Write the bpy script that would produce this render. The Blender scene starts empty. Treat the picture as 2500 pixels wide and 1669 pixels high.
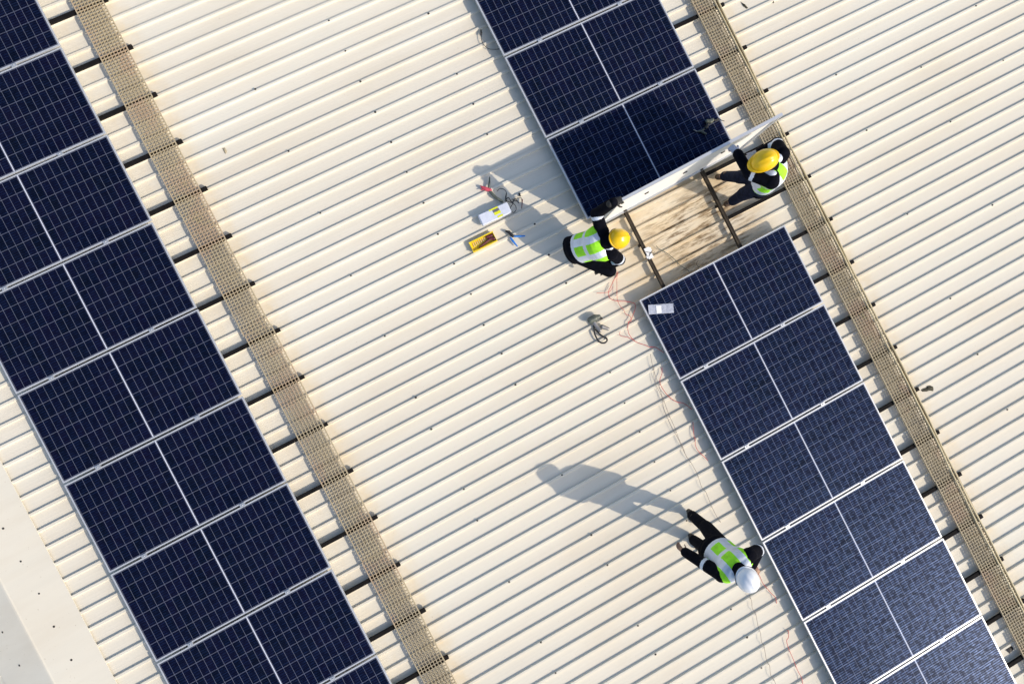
import bpy, bmesh, math, random
from mathutils import Vector, Matrix
random.seed(7)
R = math.radians
sc = bpy.context.scene
C = sc.collection

# ------------------------------------------------------------------ camera, light, exposure
ZC = 8.64                                   # the drone hangs 8.64 m over the roof and looks straight down
cam = bpy.data.cameras.new('camera'); cam.lens = 24.0; cam.sensor_width = 36.0
cam.clip_start = 0.05; cam.clip_end = 2000
co = bpy.data.objects.new('camera', cam); C.objects.link(co); co.location = (0, 0, ZC); sc.camera = co

SUN_EL, SUN_AZ = R(33.3), R(-22.4)          # azimuth measured from +X towards +Y
SUN = Vector((math.cos(SUN_EL)*math.cos(SUN_AZ), math.cos(SUN_EL)*math.sin(SUN_AZ), math.sin(SUN_EL)))
w = bpy.data.worlds.new("World"); sc.world = w; w.use_nodes = True
nt = w.node_tree; nt.nodes.clear()
sky = nt.nodes.new('ShaderNodeTexSky'); sky.sky_type = 'NISHITA'; sky.sun_disc = False
sky.sun_elevation = SUN_EL; sky.sun_rotation = math.pi/2 - SUN_AZ
sky.air_density = 1.0; sky.dust_density = 1.5; sky.ozone_density = 0.9
bg = nt.nodes.new('ShaderNodeBackground'); bg.inputs[1].default_value = 0.15
wo = nt.nodes.new('ShaderNodeOutputWorld')
nt.links.new(sky.outputs[0], bg.inputs[0]); nt.links.new(bg.outputs[0], wo.inputs[0])
sl = bpy.data.lights.new('sun', 'SUN'); sl.energy = 2.8; sl.angle = R(0.5); sl.color = (1.0, 0.88, 0.72)
so = bpy.data.objects.new('sun', sl); C.objects.link(so)
so.rotation_euler = SUN.to_track_quat('Z', 'Y').to_euler(); so.location = (6, -3, 12)
sc.view_settings.view_transform = 'Standard'; sc.view_settings.look = 'None'
sc.view_settings.exposure = 0.24; sc.view_settings.gamma = 1.0
sc.render.film_transparent = False
sc.cycles.max_bounces = 6

# ------------------------------------------------------------------ the roof's own frame: U down the panel rows, V along the ribs, N out of the roof
U = Vector((0.45655372, -0.88961433, -0.01204388)).normalized()
V = Vector((0.88284944, 0.45467507, -0.11767519)).normalized()
N = U.cross(V).normalized(); V = N.cross(U).normalized()
O = Vector((-7.25534575, 2.47243892, -7.76144246 + ZC)) - N*0.15    # u=v=0 on the roof pans
def P3(u, v, h=0.0): return O + U*u + V*v + N*h
def frame(u=0, v=0, h=0, rot=0, tilt=None):
    M = Matrix((U, V, N)).transposed().to_4x4(); M.translation = P3(u, v, h)
    if rot: M = M @ Matrix.Rotation(rot, 4, 'Z')
    if tilt: M = M @ tilt
    return M
def ray(px, py): return Vector(((px-1250)/1667.0, -(py-834.5)/1667.0, -1.0))
CAM = Vector((0, 0, ZC))
def roof_at(px, py, h=0.0):                 # point of the roof seen along a measured sight line
    r = ray(px, py); k = ((O + N*h - CAM).dot(N))/(r.dot(N)); return CAM + r*k
def uv_at(px, py, h=0.0):
    d = roof_at(px, py, h) - O; return d.dot(U), d.dot(V)

# ------------------------------------------------------------------ tagging
def tag(o, label, cat, group=None, kind=None):
    o['label'] = label; o['category'] = cat
    if group: o['group'] = group
    if kind: o['kind'] = kind
    return o
def thing(name, label, cat, M, group=None):
    o = bpy.data.objects.new(name, None); o.empty_display_size = 0.1; C.objects.link(o)
    o.matrix_world = M; return tag(o, label, cat, group)
def copy_tree(o, parent=None):
    c = o.copy(); C.objects.link(c)
    if parent: c.parent = parent
    for ch in list(o.children): copy_tree(ch, c)
    return c

# ------------------------------------------------------------------ materials
class NT:
    def __init__(s, name):
        s.m = bpy.data.materials.new(name); s.m.use_nodes = True
        s.t = s.m.node_tree; s.b = s.t.nodes['Principled BSDF']
    def n(s, typ, **k):
        x = s.t.nodes.new(typ)
        for a, v in k.items(): setattr(x, a, v)
        return x
    def l(s, a, b): s.t.links.new(a, b)
    def val(s, sock, v):
        if hasattr(v, 'is_output') or isinstance(v, bpy.types.NodeSocket): s.l(v, sock)
        else: sock.default_value = v
    def math(s, op, a, b=None, c=None, clamp=False):
        x = s.n('ShaderNodeMath', operation=op, use_clamp=clamp); s.val(x.inputs[0], a)
        if b is not None: s.val(x.inputs[1], b)
        if c is not None: s.val(x.inputs[2], c)
        return x.outputs[0]
    def coords(s):
        tc = s.n('ShaderNodeTexCoord'); sp = s.n('ShaderNodeSeparateXYZ'); s.l(tc.outputs['Object'], sp.inputs[0])
        return tc.outputs['Object'], sp.outputs[0], sp.outputs[1], sp.outputs[2]
    def noise(s, vec, scale, detail=3, rough=0.5, mapping=None):
        if mapping:
            mp = s.n('ShaderNodeMapping'); mp.inputs['Scale'].default_value = mapping; s.l(vec, mp.inputs[0]); vec = mp.outputs[0]
        x = s.n('ShaderNodeTexNoise'); x.inputs['Scale'].default_value = scale; x.inputs['Detail'].default_value = detail
        x.inputs['Roughness'].default_value = rough; s.l(vec, x.inputs['Vector']); return x.outputs['Fac']
    def ramp(s, f, stops):
        x = s.n('ShaderNodeValToRGB'); e = x.color_ramp.elements
        while len(e) < len(stops): e.new(0.5)
        for i, (p, c) in enumerate(stops):
            e[i].position = p; e[i].color = (c[0], c[1], c[2], 1) if isinstance(c, (tuple, list)) else (c, c, c, 1)
        s.l(f, x.inputs[0]); return x.outputs[0]
    def mix(s, f, a, b, mode='MIX'):
        x = s.n('ShaderNodeMix', data_type='RGBA', blend_type=mode)
        s.val(x.inputs['Factor'], f)
        for k, v in ((6, a), (7, b)):
            if isinstance(v, tuple): v = (v[0], v[1], v[2], 1)
            s.val(x.inputs[k], v)
        return x.outputs[2]
    def col(s, v): s.val(s.b.inputs['Base Color'], (v[0], v[1], v[2], 1) if isinstance(v, tuple) else v)
    def set(s, **k):
        for a, v in k.items(): s.val(s.b.inputs[a.replace('_', ' ')], v)
        return s
    def bump(s, h, strength=0.3, dist=0.01):
        x = s.n('ShaderNodeBump'); x.inputs['Strength'].default_value = strength; x.inputs['Distance'].default_value = dist
        s.l(h, x.inputs['Height']); s.l(x.outputs[0], s.b.inputs['Normal'])

def simple(name, c, rough=0.5, metal=0.0, var=0.25, scale=18, **k):
    if rough >= 0.9: k.setdefault('Specular_IOR_Level', 0.12)
    q = NT(name); ob, x, y, z = q.coords(); f = q.noise(ob, scale, 4, 0.6)
    lo = tuple(v*(1-var) for v in c); hi = tuple(min(1, v*(1+var)) for v in c)
    q.col(q.ramp(f, [(0.3, lo), (0.7, hi)])); q.set(Roughness=rough, Metallic=metal, **k); return q.m


def roof_material():
    q = NT('cream_painted_steel'); ob, u, v, z = q.coords()
    base = q.ramp(q.noise(ob, 1.3, 5, 0.6, (1, 0.35, 1)), [(0.3, (0.735, 0.675, 0.555)), (0.5, (0.775, 0.730, 0.620)), (0.72, (0.750, 0.725, 0.630))])
    # each sheet is four ribs wide and has weathered a little differently
    sh = q.n('ShaderNodeTexWhiteNoise', noise_dimensions='1D'); q.l(q.math('FLOOR', q.math('DIVIDE', q.math('ADD', u, 0.05), 0.8504)), sh.inputs['W'])
    base = q.mix(q.math('MULTIPLY', sh.outputs[0], 0.18), base, (0.66, 0.61, 0.50))
    streak = q.ramp(q.noise(ob, 5.0, 5, 0.65, (1, 0.08, 1)), [(0.45, 0.0), (0.8, 1.0)])
    base = q.mix(q.math('MULTIPLY', streak, 0.26), base, (0.60, 0.54, 0.43))
    # yellow run-off beside the walkways
    def band(v0, wd):
        return q.math('SUBTRACT', 1.0, q.math('DIVIDE', q.math('ABSOLUTE', q.math('SUBTRACT', v, v0)), wd), clamp=True)
    b = q.math('MAXIMUM', band(2.93, 0.2), band(9.98, 0.2)); b = q.math('MAXIMUM', b, q.math('MULTIPLY', band(2.33, 0.12), 0.6))
    b = q.math('MULTIPLY', b, q.ramp(q.noise(ob, 6, 3, 0.6), [(0.35, 0.1), (0.7, 1.0)]))
    base = q.mix(q.math('MULTIPLY', b, 0.5), base, (0.70, 0.56, 0.34))
    # caked mud where water stood on the strip the workers have opened
    def box(x, a, c, s):
        return q.math('MULTIPLY', q.math('DIVIDE', q.math('SUBTRACT', x, a), s, clamp=True), q.math('DIVIDE', q.math('SUBTRACT', c, x), s, clamp=True))
    m = q.math('MULTIPLY', box(u, 4.2, 6.3, 0.45), box(v, 6.75, 9.45, 0.5))
    n1 = q.ramp(q.noise(ob, 3.2, 7, 0.68, (1.5, 0.45, 1)), [(0.33, 0.25), (0.62, 1.0)])
    base = q.mix(q.math('MULTIPLY', q.math('MULTIPLY', m, n1), 0.72), base, (0.60, 0.45, 0.255))
    n2 = q.ramp(q.noise(ob, 9.0, 7, 0.7, (2.2, 0.3, 1)), [(0.47, 0.0), (0.60, 1.0)])
    m2 = q.math('MULTIPLY', box(u, 4.7, 6.0, 0.3), box(v, 7.4, 9.2, 0.5))
    base = q.mix(q.math('MULTIPLY', q.math('MULTIPLY', m2, n2), 0.9), base, (0.17, 0.11, 0.055))
    # scattered specks and scuffs
    sp = q.ramp(q.noise(ob, 38, 2, 0.5), [(0.71, 0.0), (0.76, 1.0)])
    base = q.mix(q.math('MULTIPLY', sp, 0.35), base, (0.35, 0.28, 0.18))
    q.col(base); q.set(Roughness=q.ramp(q.noise(ob, 4, 3), [(0.3, 0.55), (0.7, 0.7)])); q.b.inputs['Specular IOR Level'].default_value = 0.10
    q.bump(q.noise(ob, 2.2, 3, 0.5, (1.5, 0.5, 1)), 0.25, 0.02)
    return q.m
M_ROOF = roof_material()
M_ALU = simple('anodised_aluminium', (0.62, 0.64, 0.67), 0.38, 0.35, 0.05, 9)
M_ALU2 = simple('mill_aluminium_clamp', (0.60, 0.62, 0.64), 0.4, 0.6, 0.08, 20)
M_BACK = simple('white_backsheet', (0.86, 0.87, 0.86), 0.5, 0, 0.03, 5)
M_RAIL = simple('dark_bronze_rail', (0.034, 0.024, 0.014), 0.75, 0.0, 0.4, 9)
M_BEAM = simple('dark_steel_beam', (0.011, 0.010, 0.010), 0.9, 0.0, 0.5, 6)
M_BLACK = simple('black_plastic', (0.018, 0.018, 0.02), 0.45, 0, 0.3, 30)
M_SCREW = simple('screw_head', (0.05, 0.045, 0.04), 0.5, 0.4, 0.4, 60)
M_NAVY = simple('navy_black_cotton', (0.0035, 0.004, 0.008), 1.0, 0, 0.5, 22)
M_JEANS = simple('dark_blue_denim', (0.009, 0.014, 0.034), 0.9, 0, 0.5, 26)
M_SKIN = simple('skin', (0.36, 0.20, 0.13), 0.55, 0, 0.12, 20)
M_HAIR = simple('black_hair', (0.012, 0.010, 0.010), 0.6, 0, 0.3, 60)
M_BOOT = simple('brown_leather', (0.10, 0.062, 0.038), 0.65, 0, 0.4, 25)
M_BOOTB = simple('black_leather', (0.02, 0.018, 0.016), 0.55, 0, 0.4, 25)
M_GLOVEW = simple('light_knit_glove', (0.50, 0.50, 0.56), 0.9, 0, 0.2, 60)
M_GLOVEB = simple('black_rubber_glove', (0.016, 0.016, 0.016), 0.7, 0, 0.3, 60)
M_LIME = simple('lime_hi_vis_cloth', (0.34, 0.86, 0.02), 0.75, 0, 0.18, 12)
M_SILVER = simple('silver_reflective_tape', (0.64, 0.70, 0.80), 0.42, 0.15, 0.12, 14)
M_YHELM = simple('yellow_hard_hat', (0.90, 0.56, 0.004), 0.28, 0, 0.05, 6)
M_WHELM = simple('white_hard_hat', (0.82, 0.85, 0.90), 0.25, 0, 0.03, 6)
M_RED = simple('red_cable', (0.62, 0.06, 0.05), 0.5, 0, 0.2, 20)
M_GREYW = simple('thin_grey_cable', (0.22, 0.17, 0.14), 0.6, 0, 0.3, 20)
M_YELLOW = simple('yellow_plastic', (0.92, 0.66, 0.02), 0.4, 0, 0.12, 20)
M_CLEAR = simple('milky_plastic', (0.70, 0.74, 0.84), 0.25, 0, 0.08, 12)
M_PINK = simple('red_rubber_grip', (0.62, 0.08, 0.12), 0.5, 0, 0.2, 30)
M_BLUE = simple('blue_rubber_grip', (0.015, 0.20, 0.65), 0.45, 0, 0.2, 30)
M_STEEL = simple('tool_steel', (0.35, 0.33, 0.31), 0.4, 0.7, 0.3, 30)
M_OLIVE = simple('drill_grey_green', (0.10, 0.115, 0.095), 0.45, 0, 0.35, 40)
M_MAROON = simple('maroon_tool', (0.12, 0.02, 0.03), 0.45, 0, 0.3, 40)
M_CONDUIT = simple('tan_conduit', (0.62, 0.52, 0.31), 0.5, 0, 0.15, 12)
M_WHITEP = simple('white_paper', (0.85, 0.86, 0.88), 0.6, 0, 0.04, 12)
M_LABELY = simple('yellow_label', (0.80, 0.82, 0.02), 0.5, 0, 0.05, 12)
M_OCHRE = simple('pale_brown_leaf', (0.42, 0.36, 0.24), 0.8, 0, 0.2, 40)
M_LEAF = simple('dead_leaf', (0.045, 0.042, 0.025), 0.8, 0, 0.4, 40)
M_WALL = simple('cream_wall_sheet', (0.62, 0.59, 0.52), 0.6, 0, 0.08, 1.2)
M_GRAT = simple('weathered_grating', (0.45, 0.38, 0.24), 0.75, 0, 0.30, 3.0)
def grating_material():
    q = NT('weathered_tan_grating'); ob, u, v, z = q.coords()
    c = q.ramp(q.noise(ob, 2.0, 5, 0.7), [(0.3, (0.40, 0.335, 0.235)), (0.5, (0.47, 0.395, 0.255)), (0.62, (0.47, 0.345, 0.235)), (0.75, (0.41, 0.365, 0.19))])
    c = q.mix(q.math('MULTIPLY', q.ramp(q.noise(ob, 25, 3, 0.6), [(0.55, 0.0), (0.75, 1.0)]), 0.45), c, (0.30, 0.23, 0.12))
    q.col(c); q.set(Roughness=0.75); return q.m
M_GRAT = grating_material()

PL, PWD, GAP, FR = 2.20, 1.130, 0.028, 0.028     # panel length (along V), width (along U), gap between panels, frame lip
def cell_material():
    q = NT('monocrystalline_cells'); ob, x, y, z = q.coords()
    # x runs 0..PWD (six cells), y runs 0..PL (two blocks of twelve half cells)
    cx = (PWD-0.05)/6.0; half = (PL-0.075)/2.0; cy = half/12.0
    xx = q.math('DIVIDE', q.math('SUBTRACT', x, 0.025), cx)
    yh = q.math('SUBTRACT', y, 0.025)
    second = q.math('GREATER_THAN', y, PL/2.0)
    yh = q.math('SUBTRACT', yh, q.math('MULTIPLY', second, half+0.025))
    yy = q.math('DIVIDE', yh, cy)
    def line(t, size, wd):
        f = q.math('FRACT', t); d = q.math('MINIMUM', f, q.math('SUBTRACT', 1.0, f))
        return q.math('LESS_THAN', q.math('MULTIPLY', d, size), wd/2)
    lx = line(xx, cx, 0.0054); ly = line(yy, cy, 0.0050)
    mid = q.math('LESS_THAN', q.math('ABSOLUTE', q.math('SUBTRACT', y, PL/2.0)), 0.0062)
    ex = q.math('LESS_THAN', q.math('MINIMUM', x, q.math('SUBTRACT', PWD, x)), 0.027)
    ey = q.math('LESS_THAN', q.math('MINIMUM', y, q.math('SUBTRACT', PL, y)), 0.027)
    # tone of every cell
    wn = q.n('ShaderNodeTexWhiteNoise', noise_dimensions='3D'); cmb = q.n('ShaderNodeCombineXYZ')
    oi = q.n('ShaderNodeObjectInfo')
    q.l(q.math('FLOOR', xx), cmb.inputs[0]); q.l(q.math('FLOOR', q.math('MULTIPLY', y, 11.0)), cmb.inputs[1]); q.l(q.math('MULTIPLY', oi.outputs['Random'], 57.0), cmb.inputs[2])
    q.l(cmb.outputs[0], wn.inputs['Vector'])
    c = q.ramp(q.math('ADD', q.math('MULTIPLY', wn.outputs[0], 0.45), q.math('MULTIPLY', q.noise(ob, 1.6, 3), 0.6)),
               [(0.2, (0.0010, 0.0028, 0.0085)), (0.5, (0.0018, 0.0032, 0.0140)), (0.85, (0.0034, 0.0030, 0.0160))])
    # bus bars: ten fine wires along every cell
    bf = q.math('FRACT', q.math('MULTIPLY', xx, 9.0)); bb = q.math('LESS_THAN', q.math('ABSOLUTE', q.math('SUBTRACT', bf, 0.5)), 0.05)
    c = q.mix(q.math('MULTIPLY', bb, 0.06), c, (0.16, 0.19, 0.28))
    grid = q.math('MAXIMUM', lx, ly); grid = q.math('MULTIPLY', grid, 0.27)
    c = q.mix(grid, c, (0.42, 0.46, 0.60))
    c = q.mix(mid, c, (0.66, 0.69, 0.78))
    c = q.mix(q.math('MULTIPLY', q.math('MAXIMUM', ex, ey), 0.0), c, (0.3, 0.3, 0.3))
    q.col(c)
    dust = q.ramp(q.noise(ob, 2.3, 6, 0.7), [(0.35, 0.0), (0.75, 1.0)])
    q.col(q.mix(q.math('MULTIPLY', dust, 0.004), c, (0.55, 0.52, 0.45)))
    # textured anti-reflective glass: a broad bluish sheen, drawn out along the panel by the fine rolled texture
    str_ = q.noise(ob, 1.0, 3, 0.7, (62, 9, 1)); str2 = q.noise(ob, 1.0, 4, 0.6, (9, 1.5, 1))
    q.set(Roughness=q.ramp(q.math('ADD', q.math('MULTIPLY', str_, 0.65), q.math('MULTIPLY', str2, 0.35)), [(0.36, 0.34), (0.64, 0.50)]))
    q.b.inputs['IOR'].default_value = 1.45
    bl_ = q.math('ABSOLUTE', q.math('SUBTRACT', q.math('FRACT', q.math('MULTIPLY', xx, 6.0)), 0.5))
    dash = q.math('MULTIPLY', q.math('GREATER_THAN', bl_, 0.22), q.ramp(q.noise(ob, 1.0, 2, 0.5, (20, 14, 1)), [(0.40, 0.18), (0.58, 1.0)]))
    q.val(q.b.inputs['Specular IOR Level'], q.math('MULTIPLY_ADD', dash, 0.80, q.math('MULTIPLY_ADD', str2, 0.30, -0.04)))
    q.b.inputs['Specular Tint'].default_value = (0.17, 0.36, 0.95, 1)
    return q.m
M_CELL = cell_material()

# ------------------------------------------------------------------ mesh helpers (all collect into a bmesh)
def newbm(): return bmesh.new()
def box(bm, x0, x1, y0, y1, z0, z1, mi=0, M=None):
    vs = [Vector((x, y, z)) for z in (z0, z1) for y in (y0, y1) for x in (x0, x1)]
    if M: vs = [M @ v for v in vs]
    b = [bm.verts.new(v) for v in vs]
    for f in ((0, 2, 3, 1), (4, 5, 7, 6), (0, 1, 5, 4), (2, 6, 7, 3), (0, 4, 6, 2), (1, 3, 7, 5)):
        fc = bm.faces.new([b[i] for i in f]); fc.material_index = mi
def tube(bm, pts, r, n=6, mi=0, closed_ends=True, r_fn=None):
    pts = [Vector(p) for p in pts]; rings = []; up = Vector((0.13, 0.21, 0.97)).normalized()
    for i, p in enumerate(pts):
        t = (pts[min(i+1, len(pts)-1)] - pts[max(i-1, 0)])
        t = t.normalized() if t.length > 1e-9 else Vector((1, 0, 0))
        a = t.cross(up)
        if a.length < 0.1: a = t.cross(Vector((1, 0, 0)))
        a.normalize(); b = a.cross(t); rr = r_fn(i/(len(pts)-1)) if r_fn else r
        rings.append([bm.verts.new(p + (a*math.cos(2*math.pi*k/n) + b*math.sin(2*math.pi*k/n))*rr) for k in range(n)])
    for i in range(len(rings)-1):
        for k in range(n):
            f = bm.faces.new((rings[i][k], rings[i+1][k], rings[i+1][(k+1) % n], rings[i][(k+1) % n])); f.material_index = mi; f.smooth = True
    if closed_ends:
        for rg in (rings[0][::-1], rings[-1]):
            f = bm.faces.new(rg); f.material_index = mi
def spline(pts, k=6):
    pts = [Vector(p) for p in pts]; out = []
    for i in range(len(pts)-1):
        p0 = pts[max(i-1, 0)]; p1 = pts[i]; p2 = pts[i+1]; p3 = pts[min(i+2, len(pts)-1)]
        for j in range(k):
            t = j/k
            out.append(0.5*((2*p1) + (p2-p0)*t + (2*p0-5*p1+4*p2-p3)*t*t + (3*p1-p0-3*p2+p3)*t**3))
    out.append(pts[-1]); return out
def loft(bm, rings, n=20, mi=0):
    """rings: (centre, axis a, axis b, ra, rb)"""
    rs = []
    for c, a, b, ra, rb in rings:
        rs.append([bm.verts.new(c + a*math.cos(2*math.pi*k/n)*ra + b*math.sin(2*math.pi*k/n)*rb) for k in range(n)])
    for i in range(len(rs)-1):
        for k in range(n):
            f = bm.faces.new((rs[i][k], rs[i][(k+1) % n], rs[i+1][(k+1) % n], rs[i+1][k])); f.material_index = mi; f.smooth = True
    for rg in (rs[0][::-1], rs[-1]):
        f = bm.faces.new(rg); f.material_index = mi
def basis(t):
    t = t.normalized(); a = t.orthogonal().normalized(); return a, t.cross(a)
def capsule(bm, p, q, rp, rq, n=14, mi=0):
    p = Vector(p); q = Vector(q); t = (q-p)
    if t.length < 1e-6: t = Vector((0, 0, 1e-4)); q = p+t
    a, b = basis(t); t = t.normalized(); R_ = []
    for k in range(5):
        an = math.pi/2*(1-k/5); R_.append((p - t*rp*math.sin(an), a, b, max(rp*math.cos(an), 1e-4), max(rp*math.cos(an), 1e-4)))
    for k in range(0, 6):
        an = math.pi/2*k/5; R_.append((q + t*rq*math.sin(an), a, b, max(rq*math.cos(an), 1e-4), max(rq*math.cos(an), 1e-4)))
    loft(bm, R_, n, mi)
def ellipsoid(bm, c, a, b, d, ra, rb, rd, n=16, mi=0):
    c = Vector(c); rings = []
    for k in range(11):
        th = math.pi*k/10; s = max(math.sin(th), 1e-3)
        rings.append((c - d*rd*math.cos(th), a, b, ra*s, rb*s))
    loft(bm, rings, n, mi)
def obj(name, bm, mats, parent=None, M=None, bevel=0.0, weld=False):
    bmesh.ops.recalc_face_normals(bm, faces=bm.faces)
    me = bpy.data.meshes.new(name); bm.to_mesh(me); bm.free()
    for m in (mats if isinstance(mats, (list, tuple)) else [mats]): me.materials.append(m)
    o = bpy.data.objects.new(name, me); C.objects.link(o)
    if parent: o.parent = parent
    if M is not None: o.matrix_world = M
    if bevel:
        b = o.modifiers.new('bevel', 'BEVEL'); b.width = bevel; b.segments = 2; b.limit_method = 'ANGLE'; b.angle_limit = R(40)
    return o
def remeshed(name, bm, mats, parent, voxel=0.008, smooth=4, paint=None):
    """one continuous skin round overlapping volumes"""
    bmesh.ops.recalc_face_normals(bm, faces=bm.faces)
    me = bpy.data.meshes.new(name+'_raw'); bm.to_mesh(me); bm.free()
    t = bpy.data.objects.new('tmp', me); C.objects.link(t)
    r = t.modifiers.new('r', 'REMESH'); r.mode = 'VOXEL'; r.voxel_size = voxel; r.use_smooth_shade = True
    if smooth:
        s = t.modifiers.new('s', 'SMOOTH'); s.iterations = smooth; s.factor = 0.6
    dg = bpy.context.evaluated_depsgraph_get(); dg.update()
    out = bpy.data.meshes.new_from_object(t.evaluated_get(dg)); out.name = name
    bpy.data.objects.remove(t); bpy.data.meshes.remove(me)
    out.materials.clear()
    for m in (mats if isinstance(mats, (list, tuple)) else [mats]): out.materials.append(m)
    for p in out.polygons:
        p.use_smooth = True
        p.material_index = paint(p.center) if paint else 0
    o = bpy.data.objects.new(name, out); C.objects.link(o); o.parent = parent
    return o

# ================================================================== SETTING: ground, the warehouse with its ribbed roof
bm = newbm(); box(bm, -160, 160, -160, 160, -0.4, 0.0)
gq = NT('yard_concrete'); ob, *_ = gq.coords()
gq.col(gq.ramp(gq.noise(ob, 0.25, 8, 0.7), [(0.3, (0.20, 0.19, 0.17)), (0.7, (0.30, 0.29, 0.26))])); gq.set(Roughness=0.9)
g = obj('ground', bm, gq.m); g.location = (0, 0, -8.5); g['kind'] = 'structure'

PITCH = 0.2126; RIB0 = 1.345; RH = 0.0265
RIDGE_V = -1.12; UA, UB, VB = RIB0 - PITCH*34, RIB0 + PITCH*92, 19.0
def rib_sheet(bm, v0, v1, zf, flip=1):
    """profile across the ribs, extruded from v0 to v1; zf(v) gives the slope of the far side"""
    prof = [(UA-PITCH/2, 0.0)]
    k = 0; u = UA
    while u <= UB + 1e-6:
        prof += [(u-0.0195, 0.0), (u-0.0130, RH), (u+0.0130, RH), (u+0.024, 0.0)]
        # two faint stiffening swages in every pan
        for s in (0.085, 0.128):
            prof += [(u+s-0.007, 0.0), (u+s, 0.0007), (u+s+0.007, 0.0)]
        u += PITCH
    prof.append((UB+PITCH/2+0.06, 0.0))
    nseg = 8; rows = []
    for j in range(nseg+1):
        vv = v0 + (v1-v0)*j/nseg
        rows.append([bm.verts.new((a, vv, h + zf(vv))) for a, h in prof])
    for j in range(nseg):
        for i in range(len(prof)-1):
            bm.faces.new((rows[j][i], rows[j][i+1], rows[j+1][i+1], rows[j+1][i]))
    return prof
FR0 = frame()
hall = thing('warehouse', 'large warehouse with a cream ribbed metal roof carrying all panels, walkways and workers', 'building', FR0)
bm = newbm(); rib_sheet(bm, -1.0, VB, lambda v: 0.0); obj('roof_sheet', bm, M_ROOF, hall)
SL2 = math.tan(R(17.0))
bm = newbm(); rib_sheet(bm, -14.0, RIDGE_V-0.12, lambda v: (v-RIDGE_V)*SL2+0.0); o = obj('far_roof_sheet', bm, M_ROOF, hall)
o['label'] = 'greyer far slope beyond the ridge'
# ridge cap: two flat wings folded over the ribs
bm = newbm()
capz = RH + 0.006
pr = [(-0.535, capz-0.012), (-0.535, capz), (RIDGE_V+0.02, capz+0.006), (RIDGE_V, capz+0.008), (RIDGE_V-0.02, capz+0.004), (RIDGE_V-0.58, capz-0.58*SL2+0.0), (RIDGE_V-0.58, capz-0.58*SL2-0.012)]
nu = 40; rows = []
for j in range(nu+1):
    uu = UA-0.1 + (UB-UA+0.25)*j/nu
    rows.append([bm.verts.new((uu, a, h)) for a, h in pr])
for j in range(nu):
    for i in range(len(pr)-1): bm.faces.new((rows[j][i], rows[j+1][i], rows[j+1][i+1], rows[j][i+1]))
cap = obj('ridge_cap', bm, M_ROOF, hall); cap['label'] = 'smooth folded ridge flashing along the top of the ribs'
def skirt(bm):
    z0 = -7.2
    box(bm, UA-0.02, UB+0.02, -13.8, VB-0.15, z0, -2.2)
    box(bm, UA-0.02, UA+0.10, -1.1, VB-0.15, -2.2, -0.03); box(bm, UB-0.1, UB+0.02, -1.1, VB-0.15, -2.2, -0.03)
    box(bm, UA-0.02, UB+0.02, VB-0.27, VB-0.15, -2.2, -0.03)
bm = newbm(); skirt(bm); obj('wall', bm, M_WALL, hall)
# screw heads with washers on the rib tops
bm = newbm()
capsule(bm, (0, 0, 0.0), (0, 0, 0.005), 0.0075, 0.006, 8); loft(bm, [(Vector((0, 0, 0)), Vector((1, 0, 0)), Vector((0, 1, 0)), 0.013, 0.013), (Vector((0, 0, 0.002)), Vector((1, 0, 0)), Vector((0, 1, 0)), 0.012, 0.012)], 10)
scr0 = obj('roof_screw', bm, M_SCREW, hall)
spots = []
for v, us in ((3.995, [1.33, 2.19, 3.04, 3.89, 4.74, 5.59, 6.02, 6.87, 7.29, 8.14, 8.99, 9.42]),
              (5.175, [0.49, 0.92, 1.345, 1.77, 2.19, 2.62, 3.04, 3.47, 3.895, 4.32, 4.75, 5.17, 5.59, 6.02, 7.30, 8.14, 8.57, 9.42, 9.85]),
              (6.325, [0.92, 1.345, 2.19, 2.62, 3.04, 3.895, 4.32, 4.75, 5.17, 6.44, 6.87, 7.29, 7.72, 8.14, 8.57, 9.85, 10.27, 10.7, 11.12]),
              (10.98, [2.19, 3.04, 4.32, 5.17, 6.44, 7.72, 8.57, 9.42]), (12.15, [2.62, 3.47, 4.75, 5.59, 6.87, 8.14]), (13.3, [3.04, 4.32, 5.17, 6.02]),
              (-0.83, [4.32, 4.745, 5.17, 5.595, 6.02, 6.445, 6.87])):
    for u in us: spots.append((u, v, (RH if v > 0 else capz+0.002)))
for u in (4.96, 5.38, 5.80, 6.23): spots.append((u, -1.40, capz-0.28*SL2+0.002))
for i, (u, v, h) in enumerate(spots):
    s = scr0 if i == 0 else scr0.copy()
    if i: C.objects.link(s)
    s.parent = hall; s.location = (u + random.uniform(-.006, .006), v + random.uniform(-.02, .02), h)
    k = random.uniform(0.85, 1.15); s.scale = (k, k, k)

# ================================================================== SOLAR PANELS
HP = 0.15; TH = 0.035                       # glass height over the pans, frame depth
def make_panel(label, group):
    t = thing('solar_panel', label, 'solar panel', Matrix.Identity(4), group)
    bm = newbm(); z0, z1 = -TH, 0.0
    box(bm, 0, FR*0.6, 0, PL, z0, z1); box(bm, PWD-FR*0.6, PWD, 0, PL, z0, z1)
    box(bm, FR*0.6, PWD-FR*0.6, 0, FR*0.6, z0, z1); box(bm, FR*0.6, PWD-FR*0.6, PL-FR*0.6, PL, z0, z1)
    # inner return flange on the underside
    box(bm, FR*0.6, 0.032, FR*0.6, PL-FR*0.6, z0, z0+0.002); box(bm, PWD-0.032, PWD-FR*0.6, FR*0.6, PL-FR*0.6, z0, z0+0.002)
    obj('frame', bm, M_ALU, t)
    a = FR*0.6
    bm = newbm(); box(bm, a, PWD-a, a, PL-a, -0.0075, -0.0015); obj('cell_glass', bm, M_CELL, t)
    bm = newbm(); box(bm, a, PWD-a, a, PL-a, -0.0098, -0.0078); obj('backsheet', bm, M_BACK, t)
    return t
PP = 1.154
ordn = ['topmost', 'second', 'third', 'fourth', 'fifth', 'sixth', 'seventh', 'eighth', 'ninth']
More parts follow.
